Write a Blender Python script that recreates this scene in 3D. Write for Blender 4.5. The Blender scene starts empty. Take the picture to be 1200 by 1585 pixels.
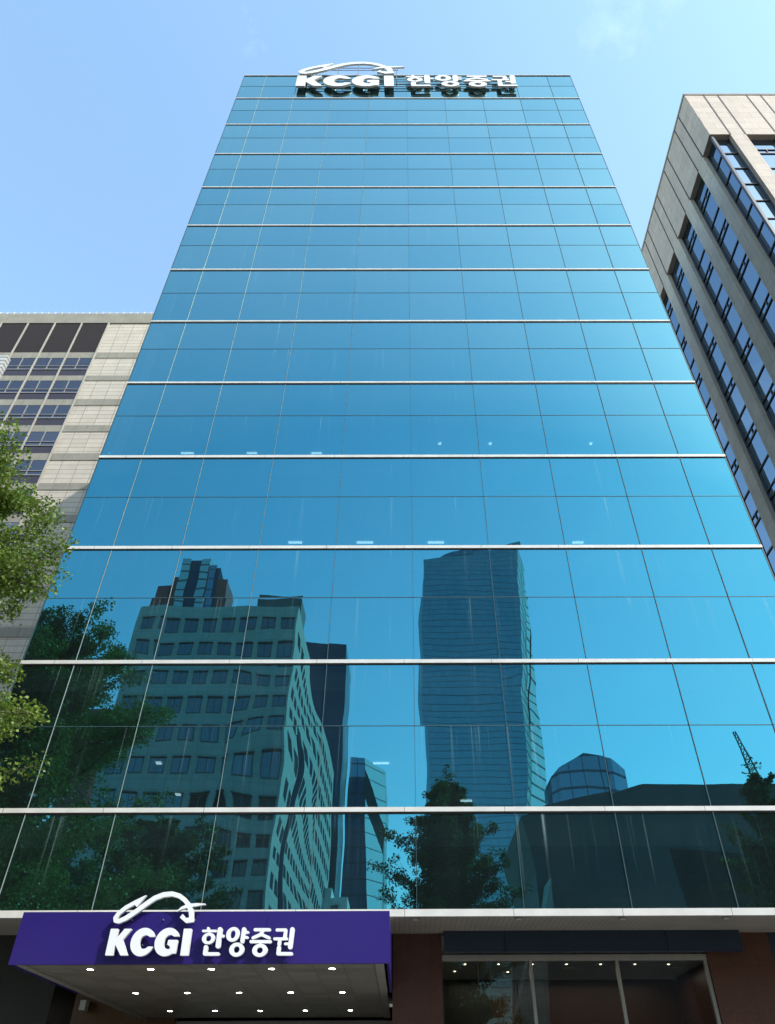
import bpy, math, random
import numpy as np
from mathutils import Vector
random.seed(7); rng = np.random.default_rng(7)
scene = bpy.context.scene
COL = scene.collection

# ------------------------------------------------------------------ camera
PITCH, YAW, ROLL, FPX, CX = .70749, .00375, -.00451, 1125.38, 628.1
F = Vector((math.sin(YAW)*math.cos(PITCH), math.cos(YAW)*math.cos(PITCH), math.sin(PITCH)))
R0 = Vector((math.cos(YAW), -math.sin(YAW), 0)); U0 = R0.cross(F)
RV = R0*math.cos(ROLL)+U0*math.sin(ROLL); UV = -R0*math.sin(ROLL)+U0*math.cos(ROLL)
CAM = Vector((0, -17.6, 1.6))
cd = bpy.data.cameras.new('camera'); cam = bpy.data.objects.new('camera', cd); COL.objects.link(cam)
from mathutils import Matrix
cam.matrix_world = Matrix(((RV.x, UV.x, -F.x, CAM.x), (RV.y, UV.y, -F.y, CAM.y), (RV.z, UV.z, -F.z, CAM.z), (0, 0, 0, 1)))
cd.sensor_fit = 'VERTICAL'; cd.sensor_height = 36; cd.lens = FPX/1585*36
cd.shift_x = (600-CX)/1585
cd.clip_start = .1; cd.clip_end = 5000
scene.camera = cam

# ------------------------------------------------------------------ sky and sun
SUN = Vector((1.0, -.72, 1.15)).normalized()
EL = math.asin(SUN.z); AZ = math.atan2(SUN.x, SUN.y)       # clockwise from +Y
world = bpy.data.worlds.new('World'); scene.world = world; world.use_nodes = True
nt = world.node_tree; nt.nodes.clear()
wo = nt.nodes.new('ShaderNodeOutputWorld'); bg = nt.nodes.new('ShaderNodeBackground')
sky = nt.nodes.new('ShaderNodeTexSky'); sky.sky_type = 'NISHITA'; sky.sun_disc = False
sky.sun_elevation = EL; sky.sun_rotation = AZ
sky.air_density = 1.6; sky.dust_density = .8; sky.ozone_density = 1.2; sky.altitude = 50
bg.inputs[1].default_value = .15
# a few thin clouds
tcw = nt.nodes.new('ShaderNodeTexCoord'); cn = nt.nodes.new('ShaderNodeTexNoise')
cn.inputs['Scale'].default_value = 3.2; cn.inputs['Detail'].default_value = 9; cn.inputs['Roughness'].default_value = .6
cr = nt.nodes.new('ShaderNodeMapRange'); cr.inputs[1].default_value = .60; cr.inputs[2].default_value = .82; cr.inputs[4].default_value = .3
cm = nt.nodes.new('ShaderNodeMix'); cm.data_type = 'RGBA'; cm.inputs[7].default_value = (5.6, 6.0, 6.4, 1)
nt.links.new(tcw.outputs['Generated'], cn.inputs['Vector']); nt.links.new(cn.outputs[0], cr.inputs[0])
wb = nt.nodes.new('ShaderNodeMix'); wb.data_type = 'RGBA'; wb.blend_type = 'MULTIPLY'; wb.inputs[0].default_value = 1; wb.inputs[7].default_value = (.94, 1.03, 1.02, 1)
nt.links.new(sky.outputs[0], wb.inputs[6]); nt.links.new(cr.outputs[0], cm.inputs[0]); nt.links.new(wb.outputs[2], cm.inputs[6])
nt.links.new(cm.outputs[2], bg.inputs[0]); nt.links.new(bg.outputs[0], wo.inputs[0])
sd = bpy.data.lights.new('sun', 'SUN'); sd.energy = 2.1; sd.angle = math.radians(.5); sd.color = (1, .95, .86)
so = bpy.data.objects.new('sun', sd); COL.objects.link(so); so.rotation_euler = SUN.to_track_quat('Z', 'Y').to_euler()
scene.view_settings.view_transform = 'Standard'; scene.view_settings.look = 'None'
scene.view_settings.exposure = 1.25; scene.view_settings.gamma = 1
scene.cycles.caustics_reflective = False; scene.cycles.caustics_refractive = False
scene.cycles.max_bounces = 8; scene.cycles.transparent_max_bounces = 12

# ------------------------------------------------------------------ measuring helpers (photo pixel -> point on a real plane)
def ray(x, y): return F + RV*((x-CX)/FPX) + UV*((792.5-y)/FPX)
def on_y(x, y, Y): d = ray(x, y); return CAM + d*((Y-CAM.y)/d.y)
def on_x(x, y, X): d = ray(x, y); return CAM + d*((X-CAM.x)/d.x)
def on_z(x, y, Z): d = ray(x, y); return CAM + d*((Z-CAM.z)/d.z)
def mir(x, y, dist):     # seen in the glass: the real point is across the street
    p = on_y(x, y, dist-17.6); return Vector((p.x, -p.y, p.z))

# ------------------------------------------------------------------ materials
def newmat(name):
    m = bpy.data.materials.new(name); m.use_nodes = True; m.node_tree.nodes.clear()
    o = m.node_tree.nodes.new('ShaderNodeOutputMaterial'); return m, m.node_tree, o
def N(nt, t, **k):
    n = nt.nodes.new('ShaderNode'+t)
    for a, v in k.items(): setattr(n, a, v)
    return n
def math_n(nt, op, a, b=None, c=None, clamp=False):
    n = nt.nodes.new('ShaderNodeMath'); n.operation = op; n.use_clamp = clamp
    for i, v in enumerate((a, b, c)):
        if v is None: continue
        if isinstance(v, (int, float)): n.inputs[i].default_value = v
        else: nt.links.new(v, n.inputs[i])
    return n.outputs[0]
def mixc(nt, fac, a, b):
    n = nt.nodes.new('ShaderNodeMix'); n.data_type = 'RGBA'
    for i, v in ((0, fac), (6, a), (7, b)):
        if isinstance(v, (int, float)): n.inputs[i].default_value = v
        elif isinstance(v, tuple): n.inputs[i].default_value = (*v[:3], 1)
        else: nt.links.new(v, n.inputs[i])
    return n.outputs[2]
def noise(nt, vec, scale, detail=4, rough=.55):
    n = N(nt, 'TexNoise'); n.inputs['Scale'].default_value = scale; n.inputs['Detail'].default_value = detail
    n.inputs['Roughness'].default_value = rough
    if vec is not None: nt.links.new(vec, n.inputs['Vector'])
    return n.outputs[0]
def mapped(nt, scale=(1, 1, 1)):
    tc = N(nt, 'NewGeometry'); mp = N(nt, 'Mapping'); mp.inputs['Scale'].default_value = scale
    nt.links.new(tc.outputs['Position'], mp.inputs['Vector']); return mp.outputs[0]
def pos_xyz(nt):
    g = N(nt, 'NewGeometry'); s = N(nt, 'SeparateXYZ'); nt.links.new(g.outputs['Position'], s.inputs[0]); return s.outputs
def ramp01(nt, v, a, b, lo=0., hi=1.):
    n = N(nt, 'MapRange'); nt.links.new(v, n.inputs[0])
    for i, x in ((1, a), (2, b), (3, lo), (4, hi)): n.inputs[i].default_value = x
    return n.outputs[0]
def grid_line(nt, v, period, width, off=0.):   # 1 on lines
    t = math_n(nt, 'FRACT', math_n(nt, 'DIVIDE', math_n(nt, 'ADD', v, off+1000*period), period))
    return math_n(nt, 'LESS_THAN', t, width/period)
def surf(name, col, col2=None, rough=.6, nscale=2., metal=0., bump=0., bscale=30., streak=0., spec=.5, stain=0.):
    m, t, o = newmat(name); b = N(t, 'BsdfPrincipled'); t.links.new(b.outputs[0], o.inputs[0])
    b.inputs['Roughness'].default_value = rough; b.inputs['Metallic'].default_value = metal
    b.inputs['Specular IOR Level'].default_value = spec
    v = mapped(t); c = mixc(t, ramp01(t, noise(t, v, nscale, 6), .3, .7), col, col2 or tuple(x*.8 for x in col))
    if streak:
        s = noise(t, mapped(t, (6, 6, .25)), 1.2, 5)
        c = mixc(t, ramp01(t, s, .5, .75, 0, streak), c, tuple(x*.45 for x in col))
    t.links.new(c, b.inputs['Base Color'])
    if bump:
        bp = N(t, 'Bump'); bp.inputs['Strength'].default_value = bump; bp.inputs['Distance'].default_value = .02
        t.links.new(noise(t, v, bscale, 6), bp.inputs['Height']); t.links.new(bp.outputs[0], b.inputs['Normal'])
    return m
def emis(name, col, s):
    m, t, o = newmat(name); e = N(t, 'Emission'); e.inputs[0].default_value = (*col, 1); e.inputs[1].default_value = s
    t.links.new(e.outputs[0], o.inputs[0]); return m

def tiles(name, col, col2, px, pz, line=.02, linecol=None, rough=.7, vary=.5, offx=0., offz=0., brick=0., speck=.0):
    """stone cladding: joints every px horizontally and pz vertically, each tile a little different"""
    m, t, o = newmat(name); b = N(t, 'BsdfPrincipled'); t.links.new(b.outputs[0], o.inputs[0])
    b.inputs['Roughness'].default_value = rough; b.inputs['Specular IOR Level'].default_value = .3
    X, Y, Z = pos_xyz(t); h = math_n(t, 'ADD', X, Y)
    zi = math_n(t, 'FLOOR', math_n(t, 'DIVIDE', math_n(t, 'ADD', Z, offz+100*pz), pz))
    hh = math_n(t, 'ADD', h, math_n(t, 'MULTIPLY', math_n(t, 'MODULO', zi, 2.), brick*px))
    xi = math_n(t, 'FLOOR', math_n(t, 'DIVIDE', math_n(t, 'ADD', hh, offx+1000*px), px))
    cv = N(t, 'CombineXYZ'); t.links.new(xi, cv.inputs[0]); t.links.new(zi, cv.inputs[1])
    wn = N(t, 'TexWhiteNoise'); t.links.new(cv.outputs[0], wn.inputs['Vector'])
    c = mixc(t, math_n(t, 'MULTIPLY', wn.outputs[0], vary), col, col2)
    n2 = noise(t, mapped(t), 1.1, 8, .65)
    c = mixc(t, ramp01(t, n2, .35, .8, 0, .45), c, tuple(x*.6 for x in col))
    s = noise(t, mapped(t, (5, 5, .3)), 1., 5)
    c = mixc(t, ramp01(t, s, .52, .8, 0, .4), c, tuple(x*.5 for x in col))
    if speck:
        sp = noise(t, mapped(t), 22., 5, .8); c = mixc(t, ramp01(t, sp, .45, .65, 0, speck), c, tuple(x*.3 for x in col))
    ln = math_n(t, 'MAXIMUM', grid_line(t, hh, px, line, offx), grid_line(t, Z, pz, line, offz))
    c = mixc(t, ln, c, linecol or tuple(x*.35 for x in col))
    t.links.new(c, b.inputs['Base Color']); return m

def tower_glass(name, tint, px, pz, line=.18, linecol=(.03, .04, .05), diag=0., rough=.06, base=(.02, .05, .08), refl=.55, zvar=.25, vline=1., zl=None):
    m, t, o = newmat(name); g = N(t, 'BsdfGlossy'); g.inputs['Roughness'].default_value = rough
    d = N(t, 'BsdfDiffuse'); mx = N(t, 'MixShader'); mx2 = N(t, 'MixShader'); dl = N(t, 'BsdfDiffuse')
    dl.inputs[0].default_value = (*linecol, 1)
    X, Y, Z = pos_xyz(t); h = math_n(t, 'ADD', X, math_n(t, 'MULTIPLY', Y, .9))
    zi = math_n(t, 'FLOOR', math_n(t, 'DIVIDE', Z, pz)); xi = math_n(t, 'FLOOR', math_n(t, 'DIVIDE', math_n(t, 'ADD', h, 1000.), px))
    cv = N(t, 'CombineXYZ'); t.links.new(xi, cv.inputs[0]); t.links.new(zi, cv.inputs[1])
    wn = N(t, 'TexWhiteNoise'); t.links.new(cv.outputs[0], wn.inputs['Vector'])
    c = mixc(t, math_n(t, 'MULTIPLY', wn.outputs[0], zvar), tint, tuple(x*.5 for x in tint))
    t.links.new(c, g.inputs[0]); t.links.new(mixc(t, wn.outputs[0], base, tuple(x*1.6 for x in base)), d.inputs[0])
    mx.inputs[0].default_value = refl; t.links.new(d.outputs[0], mx.inputs[1]); t.links.new(g.outputs[0], mx.inputs[2])
    ln = math_n(t, 'MAXIMUM', math_n(t, 'MULTIPLY', grid_line(t, h, px, line*.7), vline), math_n(t, 'MULTIPLY', grid_line(t, Z, pz, zl or line*2), .8))
    if diag:
        ln = math_n(t, 'MAXIMUM', ln, grid_line(t, math_n(t, 'ADD', h, math_n(t, 'MULTIPLY', Z, diag)), px*3, line*2.2))
    t.links.new(ln, mx2.inputs[0]); t.links.new(mx.outputs[0], mx2.inputs[1]); t.links.new(dl.outputs[0], mx2.inputs[2])
    t.links.new(mx2.outputs[0], o.inputs[0]); return m

def facade_glass():
    m, t, o = newmat('tinted_mirror_glass')
    g = N(t, 'BsdfGlossy'); g.inputs['Roughness'].default_value = .0
    lw = N(t, 'LayerWeight'); lw.inputs['Blend'].default_value = .5
    fr = ramp01(t, lw.outputs['Facing'], .32, .74)
    at = N(t, 'Attribute', attribute_name='pane')
    tint = mixc(t, fr, (.062, .268, .338), (.42, .67, .64))
    tint = mixc(t, math_n(t, 'MULTIPLY', at.outputs['Fac'], .18), tint, (.03, .30, .42))
    t.links.new(tint, g.inputs[0])
    tr = N(t, 'BsdfTransparent'); tr.inputs[0].default_value = (.45, .65, .68, 1)
    mx = N(t, 'MixShader'); mx.inputs[0].default_value = .14
    t.links.new(g.outputs[0], mx.inputs[1]); t.links.new(tr.outputs[0], mx.inputs[2])
    # washed-down dirt: thin pale runs that start at the ledge above each pane
    uv = N(t, 'UVMap'); sp = N(t, 'SeparateXYZ'); t.links.new(uv.outputs[0], sp.inputs[0])
    X, Y, Z = pos_xyz(t)
    s1 = noise(t, mapped(t, (7, 0, .05)), 1., 4, .8); s2 = noise(t, mapped(t, (1.3, 0, .3)), 1., 2)
    st = math_n(t, 'MULTIPLY', ramp01(t, s1, .58, .72), ramp01(t, s2, .42, .62))
    st = math_n(t, 'MULTIPLY', st, math_n(t, 'POWER', sp.outputs[1], 1.3))
    haze = math_n(t, 'MULTIPLY', noise(t, mapped(t, (.6, 0, .35)), 1., 4), .035)
    fac = math_n(t, 'ADD', math_n(t, 'MULTIPLY', st, .5), haze)
    d = N(t, 'BsdfDiffuse'); d.inputs[0].default_value = (.30, .46, .48, 1)
    mx2 = N(t, 'MixShader'); t.links.new(fac, mx2.inputs[0]); t.links.new(mx.outputs[0], mx2.inputs[1]); t.links.new(d.outputs[0], mx2.inputs[2])
    t.links.new(mx2.outputs[0], o.inputs[0]); return m

def clear_glass(name, tint=(.75, .82, .8), refl=.22, rc=(.8, .85, .85)):
    m, t, o = newmat(name); g = N(t, 'BsdfGlossy'); g.inputs['Roughness'].default_value = .01; g.inputs[0].default_value = (*rc, 1)
    tr = N(t, 'BsdfTransparent'); tr.inputs[0].default_value = (*tint, 1)
    mx = N(t, 'MixShader'); fr = N(t, 'Fresnel'); fr.inputs[0].default_value = 1.5
    t.links.new(math_n(t, 'ADD', fr.outputs[0], refl, clamp=True), mx.inputs[0])
    t.links.new(tr.outputs[0], mx.inputs[1]); t.links.new(g.outputs[0], mx.inputs[2]); t.links.new(mx.outputs[0], o.inputs[0]); return m

def window_glass(name, tint=(.5, .6, .75), base=(.02, .025, .035), refl=.6):
    m, t, o = newmat(name); g = N(t, 'BsdfGlossy'); g.inputs['Roughness'].default_value = .015; g.inputs[0].default_value = (*tint, 1)
    d = N(t, 'BsdfDiffuse'); oi = N(t, 'ObjectInfo'); t.links.new(mixc(t, ramp01(t, oi.outputs['Random'], .55, 1.), base, tuple(x*3+.04 for x in base)), d.inputs[0]); mx = N(t, 'MixShader'); mx.inputs[0].default_value = refl
    bp = N(t, 'Bump'); bp.inputs['Strength'].default_value = .25; bp.inputs['Distance'].default_value = .02
    t.links.new(noise(t, mapped(t), .7, 1), bp.inputs['Height']); t.links.new(bp.outputs[0], g.inputs['Normal'])
    t.links.new(d.outputs[0], mx.inputs[1]); t.links.new(g.outputs[0], mx.inputs[2]); t.links.new(mx.outputs[0], o.inputs[0]); return m

def leaf_mat(name, c1, c2):
    m, t, o = newmat(name); d = N(t, 'BsdfDiffuse'); tr = N(t, 'BsdfTranslucent'); gl = N(t, 'BsdfGlossy'); gl.inputs['Roughness'].default_value = .45
    g = N(t, 'Attribute', attribute_name='leaf'); c = mixc(t, g.outputs['Fac'], c1, c2)
    t.links.new(c, d.inputs[0]); t.links.new(c, tr.inputs[0]); gl.inputs[0].default_value = (.5, .55, .4, 1)
    mx = N(t, 'MixShader'); mx.inputs[0].default_value = .35; t.links.new(d.outputs[0], mx.inputs[1]); t.links.new(tr.outputs[0], mx.inputs[2])
    m2 = N(t, 'MixShader'); m2.inputs[0].default_value = .06; t.links.new(mx.outputs[0], m2.inputs[1]); t.links.new(gl.outputs[0], m2.inputs[2])
    t.links.new(m2.outputs[0], o.inputs[0]); return m

M = dict(
 glass=facade_glass(),
 alu=surf('white_aluminium', (.66, .64, .60), (.54, .52, .49), .4, 3, 0, streak=.45),
 darkstrip=surf('dark_strip', (.035, .03, .025), rough=.8),  # dark tone for the shade under the ledges; hanging rods share it
 fin=surf('mullion_metal', (.50, .46, .40), (.36, .33, .29), .45, 4, .2),
 joint=surf('silicone_joint', (.03, .075, .09), rough=.6),
 side=tower_glass('side_glass', (.3, .6, .7), 2.3, 1.95, .06),
 concrete=surf('interior_concrete', (.25, .25, .24), rough=.9),
 ceil=surf('interior_ceiling', (.55, .55, .53), rough=.9),
 purple=surf('purple_acrylic', (.024, .012, .145), (.021, .011, .132), .32, 1.2, spec=.35),
 white=surf('sign_white_acrylic', (.80, .80, .82), (.76, .76, .78), .35, 5),
 wside=surf('sign_side_metal', (.62, .62, .60), (.52, .52, .50), .5, 5),
 steel=surf('sign_steel', (.25, .26, .27), rough=.5, metal=.5),
 granite=tiles('red_granite', (.085, .036, .024), (.065, .028, .019), 1.2, .9, .008, (.04, .02, .015), .35, .5, speck=.45),
 granite2=tiles('brown_granite', (.12, .06, .028), (.10, .05, .024), 1.2, .9, .008, (.04, .02, .015), .5, .5, speck=.5),
 black=surf('black_polished_stone', (.012, .011, .010), rough=.4),
 navy=surf('navy_sign_board', (.010, .022, .040), (.009, .019, .035), .35, 1.),
 soffit=None, cream=surf('cream_frame', (.26, .245, .215), rough=.45),
 shopglass=clear_glass('shop_glass', (.62, .68, .64), .06),
 doorglass=clear_glass('door_glass', (.12, .14, .14), .05),
 lamp=emis('downlight_lens', (1, .97, .88), 22.), lampdim=emis('lobby_light', (1, .85, .6), 6.), ceillamp=emis('office_luminaire', (.8, .95, 1), 2.2),
 lamp_off=surf('unlit_lens', (.6, .58, .5), rough=.3),
 stoneL=tiles('cream_limestone', (.58, .51, .43), (.46, .40, .335), 1.25, .48, .035, (.20, .16, .13), .75, .6, offx=-.0),
 bandL=surf('grey_stone_band', (.30, .275, .225), (.24, .22, .18), .8, .8, streak=.5),
 pier=surf('light_pier', (.42, .39, .34), (.34, .32, .28), .7, 1.),
 louvre=None,
 winL=window_glass('left_window_glass', (.34, .35, .42), (.03, .028, .03), .30),
 spandL=surf('brown_spandrel', (.045, .028, .032), rough=.25),
 frameL=surf('window_frame_grey', (.30, .29, .28), rough=.5),
 stoneR=tiles('beige_granite', (.55, .46, .395), (.46, .385, .33), 1.6, .95, .022, (.25, .2, .17), .7, .7, brick=.5),
 stoneRd=tiles('beige_granite_pier', (.55, .49, .42), (.46, .41, .35), 1.05, 1.4, .022, (.25, .2, .17), .7, .7, brick=.5),
 groove=surf('groove_shadow_gap', (.06, .05, .05), rough=.8),
 winR=window_glass('right_window_glass', (.40, .53, .66), (.01, .02, .03), .62),
 frameR=surf('bronze_frame', (.05, .045, .05), rough=.4),
 stoneA=tiles('pale_grey_stone', (.50, .49, .45), (.43, .42, .39), 1.3, .9, .03, (.2, .2, .19), .8, .5),
 winA=window_glass('punched_window_glass', (.35, .4, .45), (.02, .025, .03), .35),
 frameA=surf('window_surround', (.12, .12, .12), rough=.6),
 glB=tower_glass('blue_tower_glass', (.36, .52, .62), 1.9, 2.9, .14, (.05, .09, .12), refl=.45, base=(.12, .24, .28), vline=.2),
 glB2=tower_glass('blue_tower_lit_tint', (.55, .7, .75), 7., 5.4, .5, (.03, .05, .07), refl=.45, base=(.40, .48, .46), zvar=.6),  # paler copy of the tower glass, sunlight put into its colour
 glC=tower_glass('dark_tower_glass', (.10, .13, .18), 3., 3.6, .05, refl=.4, base=(.02, .03, .05), zvar=.3),
 glC2=tower_glass('dark_tower_lit_side', (.35, .45, .5), 6., 3.6, .05, refl=.5, base=(.2, .25, .28)),  # lighter than the other walls: sunlight on this side as colour
 glD=tower_glass('facet_glass', (.34, .46, .58), 2.4, 4.2, .22, (.04, .06, .08), refl=.55, base=(.06, .10, .14)),
 glD2=tower_glass('lit_tint_glass', (.6, .75, .75), 5., 4.2, .7, (.03, .05, .06), zl=.3, refl=.4, base=(.5, .6, .58), zvar=.5),  # bright base colour carries the sunlight on this facet
 glE=tower_glass('octagon_glass', (.34, .42, .55), 7., 6., .5, (.05, .07, .09), refl=.5, base=(.10, .17, .20)),
 darkF=surf('dark_metal_cladding', (.085, .095, .10), (.07, .08, .085), .55, .4, streak=.3),
 recF=surf('recess_shade', (.014, .015, .016), rough=.7),  # near-black tone stands for the shade inside the hall's recess
 striG=tower_glass('striped_glass', (.55, .65, .66), 40., 3.3, .35, (.05, .07, .08), refl=.45, base=(.33, .38, .38)),
 redG=surf('red_steel', (.30, .04, .035), rough=.5),
 bark=surf('bark', (.10, .08, .06), (.06, .05, .04), .9, 8, bump=.5),
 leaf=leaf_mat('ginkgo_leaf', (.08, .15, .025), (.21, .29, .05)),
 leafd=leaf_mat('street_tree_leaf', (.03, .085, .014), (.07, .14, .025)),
 asphalt=surf('asphalt', (.05, .05, .05), (.04, .04, .042), .9, 3, bump=.3),
 paving=tiles('paving', (.30, .28, .26), (.24, .23, .22), .6, .6, .01),
 kerb=surf('kerb_stone', (.35, .34, .32), rough=.8), ground=surf('ground_soil', (.14, .13, .11), rough=.95),
 paint=surf('road_paint', (.75, .75, .72), rough=.7),
 whitec=surf('white_render', (.72, .70, .66), (.62, .60, .57), .7, 1.),
 crane=surf('crane_steel', (.10, .16, .12), rough=.6), dirtyw=surf('speaker_casing', (.55, .53, .47), rough=.5),
)
def plan_grid(name, col, px, py, line, lcol, rough):
    m, t, o = newmat(name); b = N(t, 'BsdfPrincipled'); t.links.new(b.outputs[0], o.inputs[0]); b.inputs['Roughness'].default_value = rough
    X, Y, Z = pos_xyz(t); cv = N(t, 'CombineXYZ')
    t.links.new(math_n(t, 'FLOOR', math_n(t, 'DIVIDE', X, px)), cv.inputs[0]); t.links.new(math_n(t, 'FLOOR', math_n(t, 'DIVIDE', Y, py)), cv.inputs[1])
    wn = N(t, 'TexWhiteNoise'); t.links.new(cv.outputs[0], wn.inputs['Vector'])
    c = mixc(t, wn.outputs[0], col, tuple(x*.72 for x in col))
    c = mixc(t, math_n(t, 'MAXIMUM', grid_line(t, X, px, line), grid_line(t, Y, py, line)), c, lcol); t.links.new(c, b.inputs['Base Color']); return m
def line_mat(name, col, axis, period, width, lcol, rough=.5, emit=None):
    m, t, o = newmat(name); b = N(t, 'BsdfPrincipled'); t.links.new(b.outputs[0], o.inputs[0]); b.inputs['Roughness'].default_value = rough
    p = pos_xyz(t); c = mixc(t, ramp01(t, noise(t, mapped(t), 1.5, 5), .3, .7), col, tuple(x*.8 for x in col))
    c = mixc(t, grid_line(t, p[axis], period, width), c, lcol); t.links.new(c, b.inputs['Base Color']); return m
M['ledge'] = line_mat('ledge_metal', (.66, .64, .60), 0, 2.36, .012, (.15, .14, .13), .4)
M['soffit'] = line_mat('soffit_planks', (.30, .28, .24), 0, .115, .008, (.06, .055, .05))
M['csoffit'] = plan_grid('canopy_soffit_panels', (.25, .235, .195), .585, .39, .014, (.06, .055, .05), .32)
M['louvre'] = line_mat('louvre_blades', (.022, .014, .016), 2, .22, .07, (.008, .006, .007), .9)

# ------------------------------------------------------------------ mesh building
class MB:
    def __init__(s): s.v = []; s.f = []; s.uv = None
    def quad(s, a, b, c, d):
        n = len(s.v); s.v += [tuple(a), tuple(b), tuple(c), tuple(d)]; s.f.append((n, n+1, n+2, n+3)); return s
    def poly(s, pts): n = len(s.v); s.v += [tuple(p) for p in pts]; s.f.append(tuple(range(n, n+len(pts)))); return s
    def box(s, x0, x1, y0, y1, z0, z1):
        n = len(s.v); s.v += [(x0, y0, z0), (x1, y0, z0), (x1, y1, z0), (x0, y1, z0), (x0, y0, z1), (x1, y0, z1), (x1, y1, z1), (x0, y1, z1)]
        s.f += [tuple(n+i for i in q) for q in ((0, 3, 2, 1), (4, 5, 6, 7), (0, 1, 5, 4), (1, 2, 6, 5), (2, 3, 7, 6), (3, 0, 4, 7))]; return s
    def prism(s, bot, top):     # two rings of equal length, bottom and top
        n = len(s.v); k = len(bot); s.v += [tuple(p) for p in bot]+[tuple(p) for p in top]
        s.f.append(tuple(n+i for i in reversed(range(k)))); s.f.append(tuple(n+k+i for i in range(k)))
        for i in range(k): j = (i+1) % k; s.f.append((n+i, n+j, n+k+j, n+k+i))
        return s
    def tube(s, pts, radii, k=8, cap=True):
        n = len(s.v); m = len(pts); pts = [Vector(p) for p in pts]
        if isinstance(radii, (int, float)): radii = [radii]*m
        for i, p in enumerate(pts):
            d = (pts[min(i+1, m-1)]-pts[max(i-1, 0)]).normalized()
            a = d.cross(Vector((0, 0, 1)) if abs(d.z) < .9 else Vector((1, 0, 0))).normalized(); b = d.cross(a)
            for j in range(k):
                t = 2*math.pi*j/k; s.v.append(tuple(p+(a*math.cos(t)+b*math.sin(t))*radii[i]))
        for i in range(m-1):
            for j in range(k): q = (j+1) % k; s.f.append((n+i*k+j, n+i*k+q, n+(i+1)*k+q, n+(i+1)*k+j))
        if cap: s.f.append(tuple(n+j for j in reversed(range(k)))); s.f.append(tuple(n+(m-1)*k+j for j in range(k)))
        return s
    def disc(s, c, r, k=20, h=.0, flip=True):
        n = len(s.v); s.v += [(c[0]+r*math.cos(2*math.pi*j/k), c[1]+r*math.sin(2*math.pi*j/k), c[2]) for j in range(k)]
        s.f.append(tuple(n+j for j in (reversed(range(k)) if flip else range(k)))); return s
    def build(s, name, mat, parent=None, smooth=False):
        off = Vector((0, 0, 0)); p = parent
        while p is not None: off += p.location; p = p.parent
        me = bpy.data.meshes.new(name); me.from_pydata([(v[0]-off.x, v[1]-off.y, v[2]-off.z) for v in s.v], [], s.f)
        for q in (mat if isinstance(mat, (list, tuple)) else [mat]): me.materials.append(q)
        if smooth: me.shade_smooth()
        o = bpy.data.objects.new(name, me); COL.objects.link(o)
        if parent is not None: o.parent = parent
        return o
def rec(o, c):   # re-centre a top level mesh on a base point
    c = Vector(c); o.data.transform(Matrix.Translation(-c)); o.location = c; return o
def tag(o, label, cat, group=None, kind=None):
    o['label'] = label; o['category'] = cat
    if group: o['group'] = group
    if kind: o['kind'] = kind
    return o
def struct(o): o['kind'] = 'structure'; return o
def thing(name, loc, label, cat, group=None):
    o = bpy.data.objects.new(name, None); o.location = loc; o.empty_display_size = .5; COL.objects.link(o); return tag(o, label, cat, group)

# ------------------------------------------------------------------ ground
struct(MB().box(-700, 700, -900, 300, -1., -.17).build('ground', M['ground']))
struct(MB().box(-300, 300, -19.5, 40, -.169, 0).build('pavement', M['paving']))
struct(MB().quad((-300, -46, -.16), (300, -46, -.16), (300, -19.7, -.16), (-300, -19.7, -.16)).build('road', M['asphalt']))
struct(MB().box(-300, 300, -19.7, -19.5, -.169, .004).build('kerb', M['kerb']))
struct(MB().box(-300, 300, -56, -46, -.169, -.002).build('far_pavement', M['paving']))
mk = MB()
for i in range(-20, 21): mk.quad((i*8, -33.1, -.156), (i*8+4, -33.1, -.156), (i*8+4, -32.9, -.156), (i*8, -32.9, -.156))
struct(mk.build('lane_marking', M['paint']))

# ------------------------------------------------------------------ the glass office tower
XL, XR = -10.32, 10.94
Z0, DZ, ZT = 7.46, 3.907, 54.20
ZB = 5.27
cols = [XL, -8.89, -6.78, -4.42, -2.08, .27, 2.60, 4.95, 7.26, 9.40, XR]
floors = [Z0+k*DZ for k in range(12)]           # ledge levels
floors[-1] = 50.44
LH, LP = .105, .045                              # ledge height and projection
tower = thing('glass_office_tower', (0, 0, 0), 'tall office tower clad in mirror-like blue glass with thin white floor ledges', 'office tower')
rows = [(ZB+.04, floors[0]-LH-.05)]
for k in range(12):
    a = floors[k]+.01; b = (floors[k+1]-LH-.05) if k < 11 else ZT-.05
    m_ = floors[k]+DZ*(.52 if k < 11 else .5)
    rows += [(a, m_-.012), (m_+.012, b)]
def pane_grid(x0, x1, z0, z1, n=10, warp=0.):
    """one pane, bowed and wavy by a millimetre or two as toughened glass is"""
    w, h = x1-x0, z1-z0
    tx, tz = rng.normal(0, .0008), rng.normal(0, .0008)
    bow = rng.uniform(-.0022, .0020)+warp; ph = rng.uniform(0, 6.28, 4); am = rng.uniform(.00005, .0004, 4)*np.array([1,1,.5,.25])
    V = []; UVs = []
    for j in range(n+1):
        for i in range(n+1):
            u, v = i/n, j/n
            d = tx*(u-.5)*w + tz*(v-.5)*h + bow*(1-(2*u-1)**2)*(1-(2*v-1)**2)
            d += am[0]*math.sin(2.2*math.pi*u+ph[0])+am[1]*math.sin(2.6*math.pi*v+ph[1])+am[2]*math.sin(3.2*math.pi*(u+v)+ph[2])+am[3]*math.sin(5*math.pi*v+ph[3])*math.sin(math.pi*u)
            V.append((x0+w*u, d, z0+h*v)); UVs.append((u, v))
    Fc = [(j*(n+1)+i, j*(n+1)+i+1, (j+1)*(n+1)+i+1, (j+1)*(n+1)+i) for j in range(n) for i in range(n)]
    return V, Fc, UVs
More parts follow.
